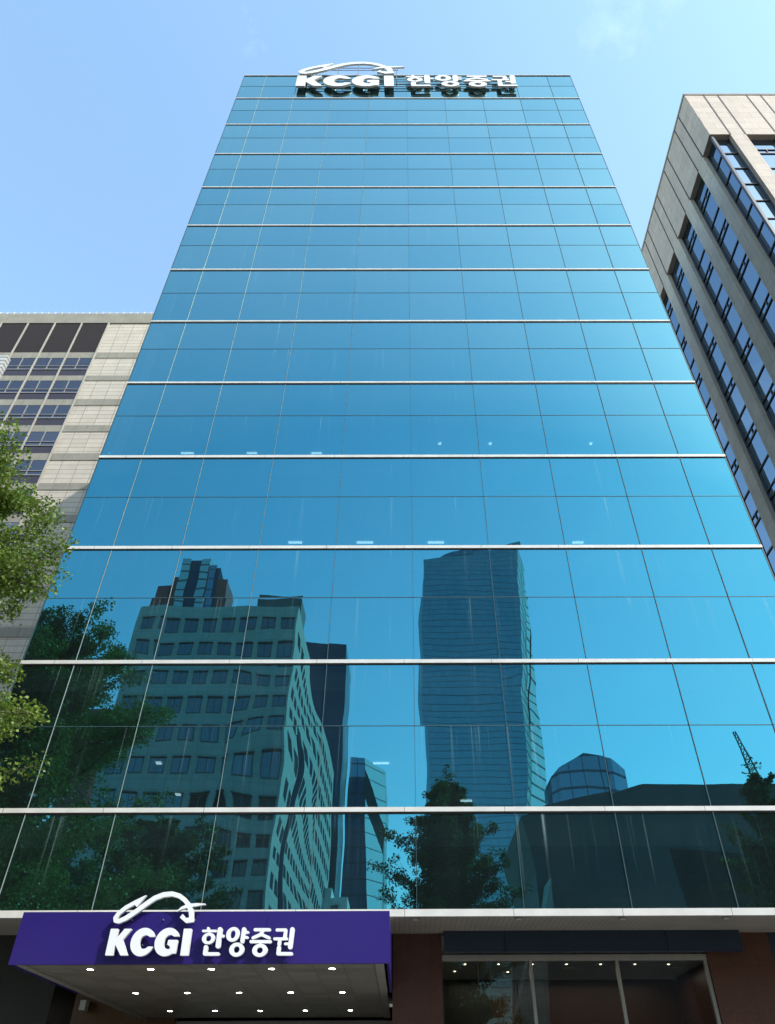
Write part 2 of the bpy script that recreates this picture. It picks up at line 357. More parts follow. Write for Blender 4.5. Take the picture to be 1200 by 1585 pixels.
def glass_obj(name, cells):
    V, Fc, UVs, rnd = [], [], [], []
    for c in cells:
        v, f, u = pane_grid(*c); n = len(V); V += v; Fc += [tuple(a+n for a in q) for q in f]; UVs += u; rnd += [random.random()]*len(f)
    me = bpy.data.meshes.new(name); me.from_pydata(V, [], Fc); me.materials.append(M['glass']); me.shade_smooth()
    l = me.uv_layers.new(name='UVMap'); idx = np.zeros(len(me.loops), dtype=np.int32); me.loops.foreach_get('vertex_index', idx)
    l.data.foreach_set('uv', np.array(UVs, dtype=np.float32)[idx].ravel())
    at = me.attributes.new('pane', 'FLOAT', 'FACE'); at.data.foreach_set('value', np.array(rnd, dtype=np.float32))
    o = bpy.data.objects.new(name, me); COL.objects.link(o); o.parent = tower; return o
rest = []
WARP = {(0, 3): -.0045, (1, 3): .0035, (2, 3): -.003}
for ri, (za, zb) in enumerate(rows):
    for ci in range(10):
        c = (cols[ci]+.006, cols[ci+1]-.006, za, zb)
        if ri < 10: glass_obj('glass_panel', [c+(12 if (ri, ci) in WARP else 10, WARP.get((ri, ci), 0.))])
        else: rest.append(c)
g_ = glass_obj('glass_panel', rest); g_['kind'] = 'stuff'
# ledges; the dark strip beneath puts the gap's shade into colour
for k, z in enumerate(floors+[ZB+.03]):
    lh, lp = (LH, LP) if k < 4 else (.08, .034)
    lg = MB().box(XL-.02, XR+.02, -lp, .03, z-lh if z > 6 else z-.14, z)
    o = lg.build('floor_ledge', M['ledge'], tower)
    if z > 6: MB().box(XL-.01, XR+.01, -.02, .03, z-LH-.035, z-LH-.002).build('ledge_shade_strip', M['darkstrip'], tower)
MB().box(XL-.03, XR+.03, -.05, .25, ZT-.05, ZT+.02).build('roof_coping', M['alu'], tower)
for x in cols[1:-1]:
    o = MB().box(x-.004, x+.004, -.026, .02, ZB+.03, ZT-.05).build('mullion', M['fin'], tower)
    MB().box(x-.0055, x+.0055, -.031, -.0265, ZB+.03, ZT-.05).build('cap_strip', M['joint'], o)
for k in range(12):
    z = floors[k]+DZ*(.52 if k < 11 else .5)
    MB().box(XL, XR, -.009, .02, z-.009, z+.009).build('transom', M['joint'], tower)
for x in (XL, XR):
    s_ = 1 if x > 0 else -1
    MB().box(min(x, x+.03*s_), max(x, x+.03*s_), -.012, .12, ZB, ZT-.05).build('corner_trim', M['joint'], tower)
MB().box(XL-.004, XL+.05, .12, 22.0, ZB, ZT-.05).build('side_wall', M['side'], tower)
MB().box(XR-.05, XR+.004, .12, 22.0, ZB, ZT-.05).build('side_wall', M['side'], tower)
MB().box(XL, XR, 22.0, 22.2, 0, ZT-.05).build('rear_wall', M['concrete'], tower)
MB().box(XL, XR, .25, 22.0, ZT-.4, ZT-.06).build('roof_slab', M['concrete'], tower)
MB().box(XL+.06, XR-.06, 9.0, 9.2, ZB+.05, ZT-.5).build('core_wall', M['concrete'], tower)
sl = MB()
for z in floors: sl.box(XL+.06, XR-.06, .10, 9.0, z-.85, z-.08)
sl.build('floor_slab', M['ceil'], tower)
pc = MB()
for k in range(3, 10): pc.box(XL+.16, XL+.42, .25, .5, floors[k]-.07, floors[k+1]-.86) if k < 11 else None
pc.build('pale_edge_strip', M['whitec'], tower)  # added white uprights imitating pale reflections along the left glass edge
# office ceiling lights seen through the glass
for (x, y, w, d, n) in ((245, 1179, .16, .16, 1), (275, 1228, .16, .16, 1), (150, 1228, .16, .16, 1), (457, 838, .5, .10, 2), (565, 838, .6, .10, 2), (675, 838, .6, .10, 2), (895, 838, .4, .10, 2),
                     (290, 700, .5, .08, 1), (390, 700, .4, .08, 1), (490, 700, .4, .08, 1), (681, 685, .10, .10, 1), (759, 685, .10, .10, 1), (915, 685, .10, .10, 1), (590, 1180, .5, .08, 1), (722, 1238, .4, .12, 1), (1132, 1222, .3, .16, 1)):
    zz = on_y(x, y, 0).z; up = [z for z in floors if z > zz][0]-.86
    p = on_z(x, y, up)
    if p.y > 8.8 or p.y < .3: continue
    for q in range(n):
        MB().box(p.x-w/2, p.x+w/2, p.y+q*.45, p.y+q*.45+d, up-.03, up+.001).build('ceiling_light', M['ceillamp'], tower)
# ground storey, set back under the first floor
YW = 1.80
MB().box(XL, XR, .04, YW, ZB-.10, ZB+.02).build('overhang_soffit', M['soffit'], tower)
for x, y in ((643, 1421), (803.5, 1420), (963.8, 1420), (1124, 1419)):
    p = on_z(x, y, ZB-.10)
    l = MB().tube([(p.x, p.y, ZB-.13), (p.x, p.y, ZB-.10)], .09, 20).build('soffit_light', M['steel'], tower)
    MB().tube([(p.x, p.y, ZB-.14), (p.x, p.y, ZB-.131)], .06, 20).build('lens', M['lamp_off'], l)
MB().box(-.27, .86, YW, 6.5, 0, ZB-.10).build('granite_column', M['granite'], tower)
MB().box(6.98, 8.50, YW, 4.4, 0, ZB-.10).build('granite_column', M['granite'], tower)
MB().box(8.52, XR, YW+.1, 4.4, 0, ZB-.10).build('dark_wall', M['navy'], tower)
MB().box(XL, -7.87, YW, 3.2, 0, ZB-.10).build('dark_wall', M['black'], tower)
MB().box(XL, -6.30, 6.6, 6.9, 0, ZB+.0).build('granite_wall', M['granite2'], tower)
MB().box(XL, 0., 3.2, 6.6, ZB-.10, ZB+.02).build('entrance_ceiling', M['black'], tower)
MB().box(-6.30, -.28, 6.9, 7.0, 0, ZB-.02).build('entrance_glass', M['doorglass'], tower)
MB().box(-6.30, -.28, 6.75, 6.88, 3.82, 3.97).build('entrance_beam', M['cream'], tower)
MB().box(XL, XR, 8.0, 8.2, 0, ZB+.1).build('lobby_wall', M['granite'], tower)
MB().box(XL, XR, -.0+4.4, 8.0, -.004, .01).build('lobby_floor', M['concrete'], tower)
MB().box(.86, 6.98, 2.02, 4.6, 4.62, ZB-.10).build('shop_ceiling', M['ceil'], tower)
MB().box(.86, 6.98, 4.6, 4.75, 0, ZB-.10).build('shop_back_wall', M['granite'], tower)
MB().box(.86, 2.2, 4.45, 4.6, 0, 4.6).build('shop_dark_panel', M['black'], tower)
MB().box(2.9, 3.6, 4.45, 4.6, 0, 4.6).build('shop_dark_panel', M['black'], tower)
sf = MB(); sf.box(.865, 6.975, 1.83, 1.97, 4.62, 4.74)
sf.build('shop_frame', M['cream'], tower)
for x in (2.90, 4.89, 6.93): MB().box(x-.035, x+.035, 1.84, 1.96, 0, 4.62).build('shop_mullion', M['cream'], tower)
for a, b in ((.90, 2.865), (2.935, 4.855), (4.925, 6.895)): MB().quad((a, 1.9, 0), (b, 1.9, 0), (b, 1.9, 4.62), (a, 1.9, 4.62)).build('shop_window', M['shopglass'], tower)
for a in (1.68, 1.95): MB().box(a-.012, a+.012, 1.86, 1.88, 4.15, 4.62).build('hanging_rod', M['darkstrip'], tower)
for px, py in ((720, 1493), (772, 1493), (824, 1493), (877, 1493), (930, 1493), (983, 1493), (1035, 1493), (704, 1504), (786, 1505)):
    p = on_z(px, py, 4.61)
    if 2.0 < p.y < 4.6: MB().disc((p.x, p.y, 4.612), .026, 12).build('lobby_light', M['lampdim'], tower)
al = bpy.data.lights.new('shop_fill_light', 'AREA'); al.shape = 'RECTANGLE'; al.size = 5.4; al.size_y = 1.6; al.energy = 14; al.color = (1, .86, .7)  # added area light, boosts the small lobby discs to brighten the shop
ao = bpy.data.objects.new('shop_fill_light', al); COL.objects.link(ao); ao.location = (3.9, 3.3, 4.55); ao.parent = tower
for px in (706, 881, 1046):
    p = on_z(px, 1499.5, 4.61); MB().tube([(p.x, p.y, 4.60), (p.x, p.y, 4.62)], .15, 20).build('ceiling_vent', M['alu'], tower)
for a, b in ((.91, 2.30), (2.31, 6.02), (6.03, 7.74)):
    bd = MB().box(a, b, 1.50, 1.66, 4.745, ZB-.103).build('sign_board', M['navy'], tower)

# ------------------------------------------------------------------ entrance canopy
CY0, CZ0, CZ1 = -1.94, 4.00, 4.87
CXL, CXR = -7.33, -.285
can = thing('entrance_canopy', ((CXL+CXR)/2, CY0, 0), 'purple entrance canopy with rows of round downlights in its pale underside', 'canopy')
for fa, fb in ((CXL, -4.98), (-4.976, -2.63), (-2.626, CXR)): MB().box(fa, fb, CY0, CY0+.05, CZ0, CZ1).build('fascia', M['purple'], can)
MB().box(CXR-.05, CXR-.001, CY0+.051, 1.79, CZ0, CZ1-.003).build('side_fascia', M['purple'], can)
MB().box(CXL+.001, CXL+.05, CY0+.051, 1.79, CZ0, CZ1-.003).build('side_fascia', M['purple'], can)
MB().box(CXL+.051, CXR-.051, CY0+.051, 1.79, CZ1-.05, CZ1-.004).build('top_sheet', M['alu'], can)
s_in, s_ou = CXL+.07, CXR-.10
MB().box(s_in+.16, s_ou-.16, CY0+.10, 6.59, CZ0+.035, CZ0+.09).build('soffit', M['csoffit'], can)
MB().box(s_in, s_in+.16, CY0+.06, 6.59, CZ0+.012, CZ0+.08).build('soffit_trim', M['cream'], can)
MB().box(s_ou-.16, s_ou, CY0+.06, 6.59, CZ0+.012, CZ0+.08).build('soffit_trim', M['cream'], can)
MB().box(s_in+.16, s_ou-.16, CY0+.06, CY0+.10, CZ0+.012, CZ0+.08).build('soffit_trim', M['cream'], can)
for ry, x0, x1 in ((-1.2, 137.6, 512.8), (1.9, 201.6, 529), (5.05, 251, 542)):
    for i in range(5):
        x = -6.06+i*(4.66/4)
        r_ = MB().tube([(x, ry, CZ0+.026), (x, ry, CZ0+.04)], .085, 24).build('downlight', M['alu'], can, True)
        MB().disc((x, ry, CZ0+.0255), .058, 24).build('lens', M['lamp'], r_)
p = on_y(131, 1556, 6.5)
tag(rec(MB().box(p.x-.07, p.x+.09, 6.32, 6.6, p.z-.13, p.z+.10).build('wall_speaker', M['dirtyw']), (p.x, 6.6, p.z)), 'small cream box fixed to the brown granite wall beneath the canopy', 'speaker')

# ------------------------------------------------------------------ sign lettering from signed-distance shapes
def sd_poly(P, pts):
    x, y = P; n = len(pts); d = np.full(x.shape, 1e18); s = np.ones(x.shape)
    for i in range(n):
        ax, ay = pts[i]; bx, by = pts[i-1]; ex, ey = bx-ax, by-ay; wx, wy = x-ax, y-ay
        h = np.clip((wx*ex+wy*ey)/(ex*ex+ey*ey), 0, 1); d = np.minimum(d, (wx-ex*h)**2+(wy-ey*h)**2)
        c1 = y >= ay; c2 = y < by; c3 = ex*wy > ey*wx
        flip = (c1 & c2 & c3) | (~c1 & ~c2 & ~c3); s = np.where(flip, -s, s)
    return s*np.sqrt(d)
def sd_caps(P, pts):
    x, y = P; d = np.full(x.shape, 1e9)
    if len(pts) == 1: pts = pts*2
    for (ax, ay, ra), (bx, by, rb) in zip(pts[:-1], pts[1:]):
        ex, ey = bx-ax, by-ay; h = np.clip(((x-ax)*ex+(y-ay)*ey)/max(ex*ex+ey*ey, 1e-6), 0, 1)
        d = np.minimum(d, np.hypot(x-ax-ex*h, y-ay-ey*h)-(ra+(rb-ra)*h))
    return d
def sd_ell(P, cx, cy, rx, ry, k=0.):
    x, y = P; X = (x-cx+k*(y-cy))/rx; Y = (y-cy)/ry; r = np.hypot(X, Y)
    g = np.hypot(X/rx, Y/ry)/np.maximum(r, 1e-6); return (r-1)/np.maximum(g, 1e-6)
def ring(P, cx, cy, rx, ry, ix, iy, k=0., jx=0): return np.maximum(sd_ell(P, cx, cy, rx, ry, k), -sd_ell(P, cx+jx, cy, ix, iy, k))
def U_(*a): return np.minimum.reduce(a)
def cut_box(P, d, x0, x1, y0, y1):
    x, y = P; b = np.maximum.reduce([x0-x, x-x1, y0-y, y-y1]); return np.maximum(d, -b)
GL = {}
GL['letter_k'] = ((110, 380, 410, 680), lambda P: U_(sd_poly(P, [(195, 410), (255, 410), (206, 648), (142, 648)]), sd_poly(P, [(240, 505), (322, 410), (378, 410), (296, 508), (232, 540)]), sd_poly(P, [(232, 540), (250, 488), (293, 503), (342, 648), (282, 648)]))-5)
GL['letter_c'] = ((350, 375, 640, 685), lambda P: cut_box(P, ring(P, 486, 528, 112, 132, 48, 64, .2, 20), 508, 640, 480, 570))
GL['letter_g'] = ((575, 375, 860, 685), lambda P: U_(cut_box(P, ring(P, 712, 528, 114, 132, 48, 66, .2, 20), 735, 860, 476, 600), sd_poly(P, [(730, 516), (806, 516), (784, 628), (742, 628), (748, 566), (722, 548)])-8))
GL['letter_i'] = ((810, 375, 970, 685), lambda P: sd_poly(P, [(874, 410), (937, 410), (903, 648), (840, 648)])-6)
GL['emblem'] = ((190, 40, 1090, 375), lambda P: U_(
    sd_caps(P, [(516, 96, 3), (430, 152, 17), (330, 208, 18), (262, 262, 18), (232, 305, 19), (234, 332, 19), (262, 336, 20), (330, 306, 21), (430, 240, 21), (520, 172, 21), (600, 118, 21), (680, 88, 22), (760, 80, 22), (825, 98, 22), (875, 135, 22), (912, 180, 22), (934, 240, 22), (940, 322, 20)]),
    sd_poly(P, [(524, 92), (430, 205), (412, 178), (400, 150)]),
    sd_poly(P, [(858, 266), (830, 300), (888, 352), (958, 342), (960, 220), (918, 220), (918, 300), (890, 305)]),
    sd_caps(P, [(1064, 176, 5), (990, 180, 14), (905, 192, 17), (850, 212, 12), (804, 243, 3)])))
S5 = lambda pts: pts
GL['syllable_han'] = ((60, 210, 340, 550), lambda P: U_(sd_caps(P, [(150, 245, 14), (150, 265, 14)]), sd_caps(P, [(98, 273, 13), (228, 273, 13)]), ring(P, 153, 350, 68, 60, 27, 30, .15), sd_caps(P, [(272, 258, 25), (250, 428, 25)]), sd_caps(P, [(270, 326, 15), (306, 326, 15)]), sd_caps(P, [(126, 440, 22), (114, 508, 20)]), sd_caps(P, [(114, 510, 18), (250, 510, 18)])))
GL['syllable_yang'] = ((320, 210, 590, 555), lambda P: U_(ring(P, 405, 308, 70, 76, 26, 42, .15), sd_caps(P, [(520, 256, 22), (502, 378, 22)]), sd_caps(P, [(520, 287, 14), (558, 287, 14)]), sd_caps(P, [(515, 340, 14), (552, 340, 14)]), ring(P, 443, 465, 77, 73, 30, 34, .1)))
GL['syllable_jeung'] = ((560, 220, 825, 555), lambda P: U_(sd_caps(P, [(634, 260, 17), (780, 260, 17)]), sd_caps(P, [(714, 270, 17), (690, 310, 18), (612, 344, 16)]), sd_caps(P, [(690, 305, 17), (778, 344, 16)]), sd_caps(P, [(592, 383, 17), (790, 383, 17)]), ring(P, 682, 472, 79, 68, 31, 31, .1)))
GL['syllable_gwon'] = ((805, 210, 1065, 550), lambda P: U_(sd_caps(P, [(860, 262, 16), (950, 262, 16), (940, 345, 20)]), sd_caps(P, [(835, 354, 15), (960, 354, 15)]), sd_caps(P, [(890, 360, 19), (882, 410, 19)]), sd_caps(P, [(945, 405, 14), (990, 405, 14)]), sd_caps(P, [(1018, 256, 23), (995, 438, 23)]), sd_caps(P, [(880, 445, 21), (872, 506, 20)]), sd_caps(P, [(872, 508, 18), (1006, 508, 18)])))
def glyph2d(name, step=5.):
    (x0, y0, x1, y1), fn = GL[name]
    xs = np.arange(x0, x1+step, step); ys = np.arange(y0, y1+step, step)
    Xg, Yg = np.meshgrid(xs, ys); D = fn((Xg, Yg)); D = np.where(np.abs(D) < 1e-4, 1e-4, D)
    verts = {}; V = []; Fc = []
    def vid(key, p):
        if key not in verts: verts[key] = len(V); V.append(p)
        return verts[key]
    for j in range(len(ys)-1):
        for i in range(len(xs)-1):
            c = [(i, j), (i+1, j), (i+1, j+1), (i, j+1)]; d = [D[b, a] for a, b in c]
            if min(d) > 0: continue
            poly = []
            for k in range(4):
                a, b = c[k], c[(k+1) % 4]; da, db = d[k], d[(k+1) % 4]
                if da < 0: poly.append(vid(('v', a), (xs[a[0]], ys[a[1]])))
                if (da < 0) != (db < 0):
                    t = da/(da-db); key = ('e', *sorted((a, b)))
                    poly.append(vid(key, (xs[a[0]]+t*(xs[b[0]]-xs[a[0]]), ys[a[1]]+t*(ys[b[1]]-ys[a[1]]))))
            if len(poly) >= 3: Fc.append(poly)
    return V, Fc
def glyph_px(name, p): return (140+p[0]/6, 1370+p[1]/6) if not name.startswith('syll') else (300+p[0]/6.6667, 1400+p[1]/6.6667)
SY = -2.09
def build_glyph(name, parent, yfront, thick, xf):
    V, Fc = glyph2d(name, 5. if name != 'emblem' else 6.)
    W = []
    for p in V: q = on_y(*glyph_px(name, p), SY); W.append(xf(q.x, q.z))
    n = len(W); vs = [(a, yfront, b) for a, b in W]+[(a, yfront+thick, b) for a, b in W]
    cnt = {}
    for q in Fc:
        for k in range(len(q)): e = (q[k], q[(k+1) % len(q)]); cnt[e] = cnt.get(e, 0)+1
    mb = MB(); mb.v = vs; nf = 0
    for q in Fc: mb.f.append(tuple(reversed(q))); 
    nfront = len(mb.f)
    for q in Fc: mb.f.append(tuple(a+n for a in q))
    for (a, b) in cnt:
        if (b, a) not in cnt: mb.f.append((a, b, b+n, a+n))
    o = mb.build(name, [M['white'], M['wside']], parent)
    mi = np.ones(len(o.data.polygons), dtype=np.int32); mi[:nfront] = 0; o.data.polygons.foreach_set('material_index', mi)
    return o
names = ['emblem', 'letter_k', 'letter_c', 'letter_g', 'letter_i', 'syllable_han', 'syllable_yang', 'syllable_jeung', 'syllable_gwon']
sg = thing('canopy_sign', (-3.8, CY0, 4.1), 'white KCGI 한양증권 letters and curved emblem standing off the purple canopy fascia', 'sign')
for n in names: build_glyph(n, sg, SY, .07, lambda x, z: (x, z))
st_ = MB()
for x in (-5.3, -4.9, -4.45, -4.08, -3.6, -3.2, -2.7, -2.25): st_.tube([(x, SY+.07, 4.3), (x, CY0-.001, 4.3)], .01, 6)
for x in (-5.2, -4.6, -4.0): st_.tube([(x, SY+.07, 4.72), (x, CY0-.001, 4.72)], .01, 6)
st_.build('standoff', M['steel'], sg)
rs = thing('rooftop_sign', (.3, -.1, 51.5), 'large white KCGI 한양증권 letters and emblem on rails at the tower roof edge', 'sign')
def big(x, z): return (-6.75+(x+5.53)*4.03, 51.45+(z-4.095)*3.92)
for n in names: build_glyph(n, rs, -.33, .12, big)
for z in (51.95, 52.35, 52.75, 53.1): MB().box(-6.3, 7.2, -.16, -.12, z-.025, z+.025).build('support_rail', M['steel'], rs)
for z in (54.75, 55.15): MB().box(-5.2, -.3, -.16, -.12, z-.02, z+.02).build('support_rail', M['steel'], rs)
for x in (-5.6, -4.2, -2.9, -1.6, -.4): MB().box(x-.025, x+.025, -.20, -.16, 53.0, 55.3 if -5 < x < -1 else 54.6).build('support_post', M['steel'], rs)
for x in (-6, -3.8, -1.5, .9, 3, 5.2, 7): MB().box(x-.025, x+.025, -.12, .0, 52.0, 52.05).build('bracket', M['steel'], rs)

# ------------------------------------------------------------------ left building
YLb = 22.6; LX1 = -8.0; LX0 = -47.4; LH_ = 60.4
lb = thing('stone_office_block', (-28, YLb, 0), 'cream stone office block with dark louvres and window strips left of the glass tower', 'office building')
MB().box(LX0, LX1, YLb, YLb+16, 0, LH_).build('wall', M['stoneL'], lb)
# levels measured on the photo: window strips and stone bands
lev = [(59.19, 54.79, 'louvre')]+[(z, z-2.45, 'win') for z in (54.0, 50.88, 47.70, 44.5, 41.3, 38.2, 35.05, 31.9, 28.75, 25.6, 22.45, 19.3)]
zb = MB()
zb.box(LX0, LX1+.05, YLb-.10, YLb-.001, 59.19, LH_+.25)
prev = 54.79
for (a, b, k) in lev[1:]: zb.box(LX0, LX1, YLb-.05, YLb-.001, a, prev); prev = b
zb.build('stone_band', M['bandL'], lb)
bayR = -27.41
rl = MB().box(LX0, LX1, YLb+.05, YLb+.09, LH_+.62, LH_+.66)
for i in range(60): rl.box(LX0+i*.65, LX0+i*.65+.06, YLb+.05, YLb+.11, LH_, LH_+.78)
rl.build('roof_railing', M['whitec'], lb)
first = True
for bi in range(8):
    x1 = bayR-bi*2.5; x0 = x1-2.5
    MB().box(x1-.09, x1+.03, YLb-.14, YLb-.001, 15, 59.19).build('pier', M['pier'], lb)
    for (a, b, k) in lev:
        if bi >= 5 and k == 'win' and a < 38: continue
        if k == 'louvre': MB().box(x0+.03, x1-.09, YLb-.04, YLb-.001, b, a).build('louvre_panel', M['louvre'], lb)
        else:
            w = MB()
            xa, xb = x0+.03, x1-.09; xm = (xa+xb)/2; zs = b+.85
            w.box(xa, xb, YLb-.09, YLb-.001, zs-.04, zs+.04); w.box(xm-.03, xm+.03, YLb-.09, YLb-.001, zs+.04, a); w.box(xa, xb, YLb-.09, YLb-.001, zs+.40, zs+.46)
            o = w.build('window', M['frameL'], lb)
            MB().quad((xa, YLb-.03, zs+.04), (xb, YLb-.03, zs+.04), (xb, YLb-.03, a), (xa, YLb-.03, a)).build('pane', M['winL'], o)
            MB().quad((xa, YLb-.03, b), (xb, YLb-.03, b), (xb, YLb-.03, zs-.04), (xa, YLb-.03, zs-.04)).build('spandrel', M['spandL'], o)
# slim white slatted tower edge at the far left
p0 = on_y(13, 550, 12); p1 = on_y(4, 640, 12)
wl = MB().box(-34, p0.x, 12, 12.4, 0, p0.z)
tag(rec(wl.build('slatted_tower', line_mat('white_slats', (.6, .6, .58), 2, .35, .14, (.25, .25, .25))), (-30, 12, 0)), 'narrow white slatted building edge at the far left before the stone block', 'building')

# ------------------------------------------------------------------ right building
RX, RY, RZ, WZ = 22.0, 4.4, 63.45, 56.0
rb = thing('granite_office_block', (RX+10, RY+10, 0), 'beige granite office block with full-height recessed window strips right of the glass tower', 'office building')
D = .45
MB().box(RX+D, RX+20, RY+D, RY+30, 0, WZ).build('core', M['frameR'], rb)
cap = MB().box(RX, RX+20.4, RY, RY+30.4, WZ, RZ-.25); cap.build('top_wall', M['stoneR'], rb)
MB().box(RX-.05, RX+20.5, RY-.05, RY+30.5, RZ-.25, RZ).build('coping', M['bandL'], rb)
# side (faces -x): piers and bays
piers = [(5.99+3.2*i, 7.05+3.2*i) for i in range(8)]
gm = MB()
for a, b in piers:
    MB().box(RX-.0, RX+D, a, b, 0, WZ).build('pier', M['stoneRd'], rb)
    for q in (a, b): gm.box(RX-.02, RX+.02, q-.05, q+.05, WZ+.001, RZ-.26)
fp = [(RX+1.49+3.36*i, RX+2.60+3.36*i) for i in range(5)]
for a, b in fp:
    MB().box(a, b, RY, RY+D, 0, WZ).build('pier', M['stoneR'], rb)
    for q in (a, b): gm.box(q-.05, q+.05, RY-.02, RY+.02, WZ+.001, RZ-.26)
gm.build('groove', M['groove'], rb)
MB().box(RX+.10, RX+.28, RY+.10, RY+.28, 0, WZ-.001).build('corner_post', M['frameR'], rb)
# glazing strips
step = 2.28; wi = 0
side_bays = [(RY+.28, 5.99)]+[(piers[i][1], piers[i+1][0]) for i in range(7)]
for bi, (a, b) in enumerate(side_bays):
    fr = MB(); gl = MB(); z = WZ; j = 0
    gl.quad((RX+.40, b, 0), (RX+.40, a, 0), (RX+.40, a, WZ), (RX+.40, b, WZ))
    while z > 2:
        z -= step; j += 1; fr.box(RX+.33, RX+.42, a, b, z-.05, z+.05)
        if bi > 0 and j % 2 == 1:
            fr.box(RX+.33, RX+.42, a, b, z+.55, z+.62); fr.box(RX+.33, RX+.42, a+(b-a)*.45, a+(b-a)*.45+.06, z+.05, z+.55)
    fr.box(RX+.30, RX+.43, a, a+.05, 0, WZ); fr.box(RX+.30, RX+.43, b-.05, b, 0, WZ)
    o = fr.build('window_strip', M['frameR'], rb); gl.build('pane', M['winR'], o)
front_bays = [(RX+.28, fp[0][0])]+[(fp[i][1], fp[i+1][0]) for i in range(4)]
for bi, (a, b) in enumerate(front_bays):
    fr = MB(); gl = MB(); z = WZ; j = 0
    gl.quad((a, RY+.40, 0), (b, RY+.40, 0), (b, RY+.40, WZ), (a, RY+.40, WZ))
    while z > 2:
        z -= step; j += 1; fr.box(a, b, RY+.33, RY+.42, z-.05, z+.05)
        if bi > 0 and j % 2 == 1:
            fr.box(a, b, RY+.33, RY+.42, z+.55, z+.62); fr.box(a+(b-a)*.45, a+(b-a)*.45+.06, RY+.33, RY+.42, z+.05, z+.55)
    fr.box(a, a+.05, RY+.30, RY+.43, 0, WZ); fr.box(b-.05, b, RY+.30, RY+.43, 0, WZ)
    o = fr.build('window_strip', M['frameR'], rb); gl.build('pane', M['winR'], o)

# ------------------------------------------------------------------ across the street (seen mirrored in the glass)
def facing(name, pts_b, pts_t, mats, label, cat='tower', faces=None, base=None):
    """a faceted tower: ring at the ground and ring at the roof, one wall part per material"""
    b = base or pts_b[0]; t = thing(name, (b[0], b[1], 0), label, cat); k = len(pts_b)
    for mname, idx, pn in mats:
        mb = MB()
        for i in idx:
            j = (i+1) % k; mb.quad(pts_b[i], pts_b[j], pts_t[j], pts_t[i])
        mb.build(pn, M[mname], t)
    MB().poly(pts_t).build('roof', M['darkF'], t)
    return t
# grey stone office with punched windows
YA = -60.4; AX0, AX1, AH = -33.2, -13.4, 52.9
ab = thing('punched_window_office', (AX0, YA, 0), 'grey stone office with rows of square windows, mirrored left of centre in the glass', 'office building')
AYB = -118.
MB().box(AX0, AX1, AYB, YA, 0, AH).build('wall', M['stoneA'], ab)
MB().box(AX0+2, AX1-6, YA-20, YA-4, AH, AH+2.2).build('roof_house', M['darkF'], ab)
MB().box(AX1-6.0, AX1-.2, YA-8, YA-3, AH, AH+3.2).build('roof_house', M['darkF'], ab)
proto = None
for r in range(13):
    z = 50.0-r*3.58
    for c in range(8):
        x = AX0+1.75+c*2.42
        if proto is None:
            w = MB(); w.box(x-.85, x+.85, YA+.001, YA+.05, z-.95, z+.85).box(x-.9, x+.9, YA+.001, YA+.28, z+.85, z+.97)
            proto = (w.build('window', M['frameA'], ab)); g = MB().box(x-.76, x-.04, YA+.055, YA+.06, z-.85, z+.75).box(x+.04, x+.76, YA+.055, YA+.06, z-.85, z+.75).build('pane', M['winA'], proto); px_, pz_ = x, z
        else:
            if r == 12 and c > 3: continue
            o = proto.copy(); COL.objects.link(o); o.location = (x-px_, 0, z-pz_); o.parent = ab
            for ch in proto.children: q = ch.copy(); COL.objects.link(q); q.parent = o
ws = MB()
for r in range(14):
    z = 49.3-r*3.58
    for c in range(16):
        y = YA-3.0-c*3.4
        if c == 2 and z < 38: continue
        for q in range(3): ws.box(AX1+.001, AX1+.05, y-1.0+q*.72-.28, y-1.0+q*.72+.28, z-.95, z+.75)
o = ws.build('side_window', M['winA'], ab); o['kind'] = 'stuff'
MB().box(AX1+.001, AX1+.12, YA-11.4, YA-8.3, 0, 38).build('glazed_bay', M['glC'], ab)
# dark slab tower behind it
a = mir(474, 993, 150); b = mir(537, 1002, 150)
facing('dark_slab_tower', [(a.x, a.y, 0), (b.x, b.y, 0), (b.x, b.y-14, 0), (a.x, b.y-14, 0)], [(a.x, a.y, a.z), (b.x, b.y, a.z-.6), (b.x, b.y-14, a.z-.6), (a.x, b.y-14, a.z)],
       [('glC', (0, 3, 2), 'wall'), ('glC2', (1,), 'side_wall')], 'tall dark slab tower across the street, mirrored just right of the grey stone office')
# low glass tower with a slanting facet tinted as if sunlit
d0, d1, d2 = mir(540, 1172, 200), mir(560, 1178, 200), mir(600, 1190, 206)
zb_ = 0
facing('crossbraced_glass_tower', [(d0.x-1, d0.y, 0), (d0.x+9.0, d0.y+.5, 0), (d2.x-.6, d2.y-2, 0), (d2.x-.6, d2.y-26, 0), (d0.x, d0.y-26, 0)],
       [(d0.x, d0.y, d0.z), (d0.x+4.5, d0.y, d0.z-.2), (d2.x, d2.y-2, d2.z), (d2.x, d2.y-26, d2.z-9), (d0.x, d0.y-26, d0.z-9)],
       [('glD', (0, 4, 3), 'wall'), ('glD2', (1, 2), 'lit_tint_facet')], 'glass tower with crossed bracing lines on its bright facet, mirrored left of the centre trees')
